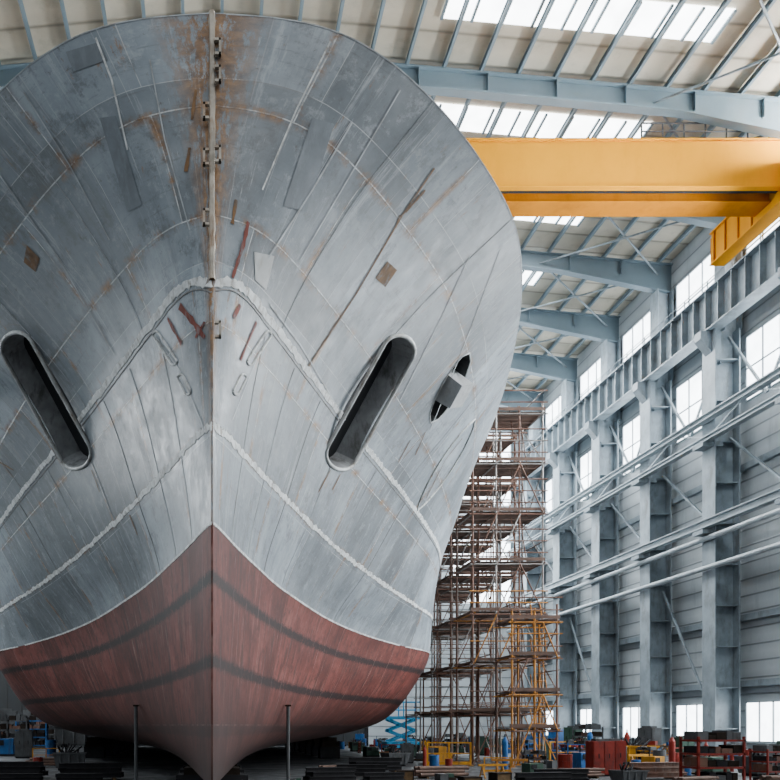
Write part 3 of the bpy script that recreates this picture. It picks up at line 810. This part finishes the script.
# ------------------------------------------------------------------ shop-floor clutter prototypes
def P_drum(m):
    mb=MB().mat(m).cyl((0,0,0),(0,0,.88),.29,18)
    for z in (.02,.3,.58,.86): mb.cyl((0,0,z-.015),(0,0,z+.015),.305,18)
    return [('drum_body',mb),('bung',MB().mat('dark').cyl((.15,0,.88),(.15,0,.91),.04,8))]
def P_crate():
    mb=MB().mat('wood').box((-.6,-.45,.1),(.6,.45,.85)); fr=MB().mat('darkbrown')
    for x in (-.62,.54): fr.box((x,-.48,.08),(x+.08,.48,.88))
    for z in (.08,.8): fr.box((-.62,-.49,z),(.62,.49,z+.08))
    sk=MB().mat('darkbrown').box((-.6,-.4,0),(-.45,.4,.1)).box((.45,-.4,0),(.6,.4,.1))
    return [('crate_body',mb),('batten',fr),('skid',sk)]
def P_skip(m):
    mb=MB().mat(m)
    mb.add([(-.8,-.6,.15),(.8,-.6,.15),(.8,.6,.15),(-.8,.6,.15),(-1,-.75,1.1),(1,-.75,1.1),(1,.75,1.1),(-1,.75,1.1),(-.95,-.7,1.1),(.95,-.7,1.1),(.95,.7,1.1),(-.95,.7,1.1),(-.75,-.55,.2),(.75,-.55,.2),(.75,.55,.2),(-.75,.55,.2)],
     [(0,3,2,1),(0,1,5,4),(1,2,6,5),(2,3,7,6),(3,0,4,7),(4,5,9,8),(5,6,10,9),(6,7,11,10),(7,4,8,11),(8,9,13,12),(9,10,14,13),(10,11,15,14),(11,8,12,15),(12,13,14,15)])
    r=MB().mat(m)
    for x in (-.55,0,.55): r.box((x-.04,-.78,.2),(x+.04,-.66,1.05))
    r.box((-1.04,-.8,1.03),(1.04,-.74,1.12))
    f=MB().mat('dark').box((-.7,-.5,0),(-.5,.5,.15)).box((.5,-.5,0),(.7,.5,.15))
    s=MB().mat('dark')
    rr=random.Random(4)
    for i in range(14): s.beam((rr.uniform(-.7,.5),rr.uniform(-.5,.5),.8),(rr.uniform(-.8,.8),rr.uniform(-.5,.5),1.2+rr.random()*.5),.08,.08)
    return [('bin_body',mb),('rib',r),('skid',f),('steel_scrap',s)]
def P_rack(m):
    fr=MB().mat(m)
    for x in (-.75,.69):
        for y in (-.4,.34): fr.box((x,y,0),(x+.06,y+.06,1.45))
    for z in (.1,.5,.9,1.3): fr.box((-.75,-.4,z),(.75,-.34,z+.06)).box((-.75,.34,z),(.75,.4,z+.06)).box((-.75,-.4,z),(-.69,.4,z+.06)).box((.69,-.4,z),(.75,.4,z+.06))
    sh=MB().mat('dark')
    for z in (.14,.54,.94,1.34): sh.box((-.7,-.36,z),(.7,.36,z+.02))
    ld=MB().mat('dark'); rr=random.Random(2)
    for z in (.16,.56,.96,1.36):
        x=-.68
        while x<.45:
            w=rr.uniform(.12,.35); ld.mat(rr.choice(['dark','dark','greypaint','darkbrown','scafrust'])).box((x,-.3,z),(x+w,.3,z+rr.uniform(.1,.28))); x+=w+.03
    return [('rack_frame',fr),('shelf',sh),('stored_part',ld)]
def P_cabinet(m):
    b=MB().mat(m).box((-.5,-.3,.08),(.5,.3,1.55)); pl=MB().mat('dark').box((-.46,-.26,0),(.46,.26,.08))
    ps=[('cabinet_body',b),('plinth',pl)]
    for x in (-.47,.02):
        ps.append(('door',MB().mat(m).box((x,-.325,.14),(x+.45,-.3,1.5)).mat('dark').box((x+.2,-.34,.8),(x+.24,-.325,1.0))))
    ps.append(('vent',MB().mat('greypaint').box((-.3,-.2,1.55),(.3,.2,1.65))))
    return ps
def P_trestle(m):
    out=[]
    for x in (-.7,.7):
        mb=MB().mat(m)
        for y in (-.35,.35): mb.beam((x,y,0),(x,0,.8),.07,.07,(1,0,0))
        mb.beam((x,-.25,.25),(x,.25,.25),.05,.05); out.append(('leg_frame',mb))
    return out+[('top_bar',MB().mat(m).box((-1,-.07,.78),(1,.07,.92)))]
def P_beams(m):
    out=[('timber_bearer',box((-1.2,-.6,0),(-1.05,.6,.12),'wood')),('timber_bearer',box((1.05,-.6,0),(1.2,.6,.12),'wood'))]
    k=0; rr=random.Random(3)
    for r in range(3):
        for c in range(4-r):
            out.append(('steel_beam',MB().mat(m).ibeam((-1.7+rr.random()*.5,-.5+c*.3+r*.12,.24+r*.26),(1.2+rr.random()*.5,-.5+c*.3+r*.12+rr.uniform(-.04,.04),.24+r*.26),.2,.24,.03))); k+=1
    return out
def P_pipes(m):
    out=[('timber_bearer',box((-1.0,-.5,0),(-.88,.5,.1),'wood')),('timber_bearer',box((.88,-.5,0),(1.0,.5,.1),'wood'))]
    rr=random.Random(9)
    for r in range(3):
        for c in range(5-r):
            y=-.4+c*.2+r*.1; z=.2+r*.17
            out.append(('steel_pipe',MB().mat(m).cyl((-1.6+rr.random()*.6,y,z),(1.0+rr.random()*.6,y,z),.095,10)))
    return out
def P_machine(m):
    b=MB().mat(m).box((-.7,-.4,.12),(.3,.4,.95)).box((.3,-.3,.12),(.7,.3,.6))
    return [('machine_body',b),('control_box',MB().mat('dark').box((-.6,-.44,.6),(-.2,-.4,.88))),('motor',MB().mat('greypaint').cyl((.5,-.25,.75),(.5,.25,.75),.16,14)),
            ('exhaust_pipe',MB().mat('dark').cyl((-.4,.1,.95),(-.4,.1,1.35),.04,8)),('skid',MB().mat('dark').box((-.7,-.4,0),(.7,-.3,.12)).box((-.7,.3,0),(.7,.4,.12)))]
def P_barrier(m):
    out=[]
    for x in (-1,0,1): out.append(('post',MB().mat(m).box((x-.04,-.04,0),(x+.04,.04,1.1)).box((x-.1,-.15,0),(x+.1,.15,.03))))
    for a,b in ((1.04,1.1),(.55,.6),(.05,.2)): out.append(('rail',MB().mat(m).box((-1,-.03,a),(1,.03,b))))
    return out
def P_bench():
    t=MB().mat('wood').box((-1,-.4,.82),(1,.4,.9)); out=[('top',t)]
    for x in (-.92,.86):
        for y in (-.36,.3): out.append(('leg',box((x,y,0),(x+.06,y+.06,.82),'greypaint')))
    out.append(('shelf',box((-.95,-.35,.25),(.95,.35,.28),'greypaint')))
    out.append(('vice',MB().mat('bluepaint').box((.5,-.42,.9),(.7,-.1,1.08)).box((.54,-.5,1.0),(.66,-.42,1.1))))
    return out+[('toolbox',box((-.7,-.2,.9),(-.2,.15,1.15),'redpaint'))]
def P_lift(m):
    b=MB().mat(m).box((-1.1,-.5,.25),(1.1,.5,.65)); out=[('chassis',b)]
    for x in (-.8,.8):
        for y in (-.5,.5): out.append(('wheel',MB().mat('dark').cyl((x,y-.12,.25),(x,y+.12,.25),.25,14)))
    s=MB().mat(m)
    for z in (.65,1.35):
        for y in (-.35,.35): s.beam((-.9,y,z),(.9,y,z+.7),.09,.14).beam((.9,y,z),(-.9,y,z+.7),.09,.14)
    p=MB().mat(m).box((-1.15,-.5,2.05),(1.15,.5,2.25))
    g=MB().mat(m)
    for x in (-1.1,0,1.1):
        for y in (-.47,.47): g.cyl((x,y,2.25),(x,y,3.15),.04,6)
    for z in (2.65,3.15):
        g.cyl((-1.1,-.47,z),(1.1,-.47,z),.04,6).cyl((-1.1,.47,z),(1.1,.47,z),.04,6).cyl((-1.1,-.47,z),(-1.1,.47,z),.04,6).cyl((1.1,-.47,z),(1.1,.47,z),.04,6)
    return out+[('scissor_arm',s),('platform',p),('guard_rail',g)]
def P_gas(m):
    b=MB().mat(m).cyl((0,0,0),(0,0,1.2),.12,12).cyl((0,0,1.2),(0,0,1.38),.12,12,.04)
    return [('bottle',b),('valve',MB().mat('dark').cyl((0,0,1.38),(0,0,1.5),.03,8))]
def P_pallet():
    d=MB().mat('wood'); b=MB().mat('darkbrown')
    for i in range(6): d.box((-.6,-.5+i*.175,.1),(.6,-.38+i*.175,.13))
    for x in (-.58,-.05,.48): b.box((x,-.5,0),(x+.1,.5,.1))
    return [('deck_board',d),('bearer',b),('boxed_load',box((-.5,-.4,.13),(.0,.3,.6),'greypaint')),('boxed_load',box((.05,-.35,.13),(.5,.35,.4),'darkbrown')),('boxed_load',box((.08,-.3,.4),(.4,.1,.62),'greenpaint'))]
protos={
 'drum_blue':(P_drum('bluepaint'),'steel_drum',"blue steel drum on the workshop floor","drum",.35),
 'drum_red':(P_drum('redpaint'),'steel_drum',"red steel drum on the workshop floor","drum",.35),
 'drum_grey':(P_drum('greypaint'),'steel_drum',"dull grey steel drum on the workshop floor","drum",.35),
 'crate':(P_crate(),'wooden_crate',"battened wooden crate on skids","crate",.8),
 'skip_red':(P_skip('redpaint'),'scrap_bin',"dirty red ribbed steel scrap bin with offcuts","scrap bin",1.25),
 'skip_yel':(P_skip('yellowpaint'),'scrap_bin',"yellow ribbed steel scrap bin with offcuts","scrap bin",1.25),
 'skip_grey':(P_skip('greypaint'),'scrap_bin',"grey ribbed steel scrap bin with offcuts","scrap bin",1.25),
 'rack_red':(P_rack('redpaint'),'parts_rack',"dark red steel rack stacked with parts","rack",.85),
 'rack_grey':(P_rack('greypaint'),'parts_rack',"grey steel rack stacked with parts","rack",.85),
 'rack_blue':(P_rack('bluepaint'),'parts_rack',"blue steel rack stacked with parts","rack",.85),
 'cab_blue':(P_cabinet('bluepaint'),'tool_cabinet',"blue two-door steel tool cabinet","cabinet",.65),
 'cab_red':(P_cabinet('redpaint'),'tool_cabinet',"red two-door steel tool cabinet","cabinet",.65),
 'cab_grey':(P_cabinet('greypaint'),'tool_cabinet',"grey two-door steel tool cabinet","cabinet",.65),
 'cab_green':(P_cabinet('greenpaint'),'tool_cabinet',"dull green two-door steel tool cabinet","cabinet",.65),
 'trestle':(P_trestle('yellowpaint'),'trestle',"yellow steel trestle standing on concrete","trestle",1.05),
 'trestle_r':(P_trestle('scaforange'),'trestle',"orange steel trestle standing on concrete","trestle",1.05),
 'beams':(P_beams('scafrust'),'beam_stack',"stack of rusty steel beams on timber bearers","steel stack",1.8),
 'beams_d':(P_beams('dark'),'beam_stack',"stack of dark steel beams on timber bearers","steel stack",1.8),
 'pipes':(P_pipes('board'),'pipe_stack',"stack of dark rusty pipes on bearers","pipe stack",1.7),
 'machine':(P_machine('bluepaint'),'welding_generator',"blue welding generator with exhaust on skids","generator",.85),
 'machine_y':(P_machine('yellowpaint'),'welding_generator',"yellow welding generator with exhaust on skids","generator",.85),
 'machine_g':(P_machine('greenpaint'),'welding_generator',"dull green welding generator with exhaust on skids","generator",.85),
 'barrier':(P_barrier('yellowpaint'),'safety_barrier',"yellow steel safety barrier","barrier",1.1),
 'barrier_r':(P_barrier('redpaint'),'safety_barrier',"red steel safety barrier","barrier",1.1),
 'bench':(P_bench(),'workbench',"workbench with vice and red toolbox","workbench",1.1),
 'lift':(P_lift('cyanpaint'),'scissor_lift',"light blue scissor lift beside the hull","scissor lift",1.25),
 'gas':(P_gas('redpaint'),'gas_cylinder',"red gas cylinder with valve","gas cylinder",.18),
 'gas_b':(P_gas('bluepaint'),'gas_cylinder',"blue gas cylinder with valve","gas cylinder",.18),
 'pallet':(P_pallet(),'loaded_pallet',"timber pallet loaded with boxes","pallet",.8)}
made={}
def put(k,loc,rot=0,sc=1):
    if k not in made:
        parts,n,l,c,r=protos[k]; e=thingbox(parts,n,loc,l,c,n.replace('_',' ')+'s on the shop floor'); e.rotation_euler=(0,0,rot); e.scale=(sc,)*3; made[k]=e
        return e
    return copy_thing(made[k],loc,rot,scale=sc)
for y in range(31,47): 
    for x in (12.0,13.4): OCC.append((x,y,1.1))
put('lift',(12.0,49.5,0),.1,1.0); OCC.append((12.0,49.5,1.3))
def free(x,y,r,hh=1.6):
    if x+r>24.0 or y+r>63.4 or x-r<-30: return False
    for a,b in ((0,0),(r,0),(-r,0),(0,r),(0,-r)):
        if under(x+a,y+b)<hh: return False
    if abs(x)<1.0+r and y>14: return False
    return all((x-a)**2+(y-b)**2>(r+c)**2 for a,b,c in OCC)
def place(k,px,py,rot=0,sc=1):
    g=ground(px,py); r=protos[k][4]*sc; hh=max(1.5,1.75*sc)
    best=None
    for t in range(40):
        for a in range(8):
            x=g[0]+.18*t*math.cos(a*.785+t); y=g[1]+.25*t*math.sin(a*.785+t)
            if free(x,y,r,hh): best=(x,y); break
        if best: break
    if best:
        OCC.append((best[0],best[1],r)); put(k,(best[0],best[1],0),rot,sc)
for k,px,py,r,s in (('rack_red',712,785,.1,.95),('cab_red',600,776,.1,.75),('cab_red',612,775,0,.75),('beams',655,779,.2,.6),('pipes',580,778,.15,.5),('trestle',640,768,.3,.6),('skip_grey',760,776,.2,.6),
 ('barrier',480,766,0,.9),('machine_y',455,764,.2,.8),('trestle_r',510,775,-.2,.6),('beams_d',560,784,.1,.5),('crate',500,785,.3,.4),('pipes',440,778,.2,.6),('crate',405,782,-.2,.4),
 ('drum_blue',735,768,0,.8),('drum_red',746,767,0,.8),('rack_blue',715,752,-1.2,1.2),('cab_grey',760,757,-1.3,1),('barrier_r',685,766,.4,.7),('bench',660,760,-.9,.8),
 ('pallet',690,774,.2,.6),('cab_green',640,752,-1.2,1),('drum_grey',620,765,0,.9),('gas',627,762,0,1),('gas_b',590,760,0,1),('machine',575,762,.2,.7),('pallet',545,768,.4,.6),
 ('cab_blue',585,750,-1.2,.9),('skip_yel',600,752,.6,.6),('trestle',480,778,.2,.5),('drum_red',565,775,0,.8),('pipes',740,786,.1,.6),('rack_red',772,784,.3,.7),
 ('beams',740,762,1.4,.7),('trestle_r',700,760,1.2,.8),('skip_red',575,757,.2,.6),('drum_grey',440,765,0,.8),('beams_d',375,772,.1,.6),('pipes',340,774,.3,.5),('beams_d',330,782,.3,.5),
 ('machine',8,756,.2,1.0),('cab_grey',24,758,.2,.9),('pipes',50,767,.1,.6),('skip_grey',75,770,.1,.6),('drum_blue',60,756,0,1),('beams_d',110,778,.2,.6),('beams_d',15,778,0,.6),
 ('rack_grey',-10,752,.2,1.5),('rack_grey',12,749,.1,1.5),('rack_blue',32,748,.1,1.5),('cab_grey',5,747,.2,1.8),('rack_grey',22,746,0,1.8),('rack_grey',0,746,0,1.8),('skip_grey',35,747,0,1.5),
 ('barrier',95,762,0,.6),('pallet',256,786,0,.4),('beams_d',300,778,0,.5),('drum_red',38,772,0,.6),('skip_grey',395,766,.3,.5),
 ('pallet',445,784,.2,.5),('crate',470,790,.1,.4),('machine_g',535,778,.3,.5),('skip_grey',628,786,.2,.4),('drum_grey',660,768,0,.8),('rack_grey',670,752,-1.4,1.1),('barrier',560,764,.1,.9),
 ('pipes',690,784,.4,.5),('machine_y',655,772,.5,.6),('beams_d',520,782,.2,.5),('pallet',570,782,.5,.4),('gas',672,770,0,.9),('gas_b',505,770,0,.9),('machine',530,766,.2,.7),
 ('beams_d',20,786,.1,.4),('beams_d',80,786,.1,.4),('beams_d',380,784,.3,.4)):
    place(k,px,py,r,s)
rr=random.Random(5)
kk=[k for k in protos if k not in('lift','rack_red','skip_red','crate','cab_red')]+['rack_grey','beams_d','beams_d','pipes','machine_g','cab_grey','trestle','skip_grey']
cnt=0;tries=0
while cnt<150 and tries<9000:
    tries+=1
    X=rr.uniform(14.8,23.0) if rr.random()<.8 else rr.uniform(8,14); Y=rr.uniform(26,62)
    k=rr.choice(kk); s=rr.uniform(.45,.75); r=protos[k][4]*s
    if free(X,Y,r):
        OCC.append((X,Y,r)); put(k,(X,Y,0),rr.uniform(-.5,.5)+(1.57 if rr.random()<.4 else 0),s); cnt+=1

# added high-bay lamps, out of the camera's view, for extra hall light
lp=None
for x,y in ((-14,18),(14.5,16),(-14,27),(-14,44),(12,21)):
    z=roofz(x)-3.0
    if lp is None:
        lp=empty('added_high_bay_lamp',(x,y,z),"added round metal high-bay lamp out of view","lamp",'added high-bay lamps')
        for pn,mb in (('shade',MB().mat('greypaint').cyl((0,0,0),(0,0,.35),.4,16,.15)),('lens',MB().mat('lampglow').cyl((0,0,-.03),(0,0,0),.36,16)),('hanger',MB().mat('dark').cyl((0,0,.35),(0,0,2.8),.02,6))):
            o=mb.obj(pn); o.parent=lp
    else: copy_thing(lp,(x,y,z))
    ld=bpy.data.lights.new('added_lamp_light','AREA'); ld.energy=1500; ld.size=2.0; ld.color=(.93,.97,1)
    lo_=bpy.data.objects.new('added_lamp_light',ld); lo_.location=(x,y,z-.1); COL.objects.link(lo_)
def alight(loc,rot,sx,sy,en):
    ld=bpy.data.lights.new('daylight_fill','AREA'); ld.shape='RECTANGLE'; ld.size=sx; ld.size_y=sy; ld.energy=en; ld.color=(.92,.97,1)
    o=bpy.data.objects.new('daylight_fill',ld); o.location=loc; o.rotation_euler=rot; COL.objects.link(o)
RW=(math.radians(90),0,math.radians(90))
for y,K,en in ((19,17.3,4000),(29.5,17.3,9000),(19,23,3000),(29,23,8000)):
    alight((XW-.2,y,H+K),RW,6,2.5,en)
# added fill lamp, no opening behind it, brightens the ship's flank from low down
alight((XW-.2,27.0,7.5),RW,6,8,7000)
for ya,en in ((34.7,200),(40.4,1000),(46.1,2600),(51.8,5000),(57.5,8500)):
    alight((14.3,ya+.7,roofz(15)-.35),(0,math.radians(5),0),10.2,1.3,en)
for yc in (42,50):
    alight((XL+.3,yc+3,H+16.5),(math.radians(90),0,math.radians(-90)),6,5,3500)
sd=bpy.data.lights.new('sun','SUN'); sd.energy=1.2; sd.angle=math.radians(35); sd.color=(1,.98,.95)
so_=bpy.data.objects.new('sun',sd); COL.objects.link(so_); so_.location=(30,-20,40)
so_.rotation_euler=(-Vector((.72,-.62,.62))).to_track_quat('-Z','Y').to_euler()

# ------------------------------------------------------------------ world and camera
w=bpy.data.worlds.new('w'); scene.world=w; w.use_nodes=True
nt=w.node_tree; bg=nt.nodes['Background']
tc=N(nt,'ShaderNodeTexCoord'); sp_=N(nt,'ShaderNodeSeparateXYZ'); nt.links.new(tc.outputs['Generated'],sp_.inputs[0])
zz=math_(nt,'MULTIPLY_ADD',sp_.outputs[2],.5,.5)
nt.links.new(ramp(nt,zz,[(0,(.03,.035,.04)),(.49,(.05,.055,.06)),(.53,(.2,.235,.265)),(.75,(.9,.96,1.0))]),bg.inputs[0]); bg.inputs[1].default_value=1.35
cd=bpy.data.cameras.new('cam'); cam=bpy.data.objects.new('cam',cd); COL.objects.link(cam)
cam.location=(0,0,H); cam.rotation_euler=(math.pi/2,0,0)
cd.sensor_width=36; cd.sensor_fit='HORIZONTAL'; cd.lens=36
cd.shift_x=(390-CX)/780; cd.shift_y=(CY-390)/780; cd.clip_end=500
scene.camera=cam
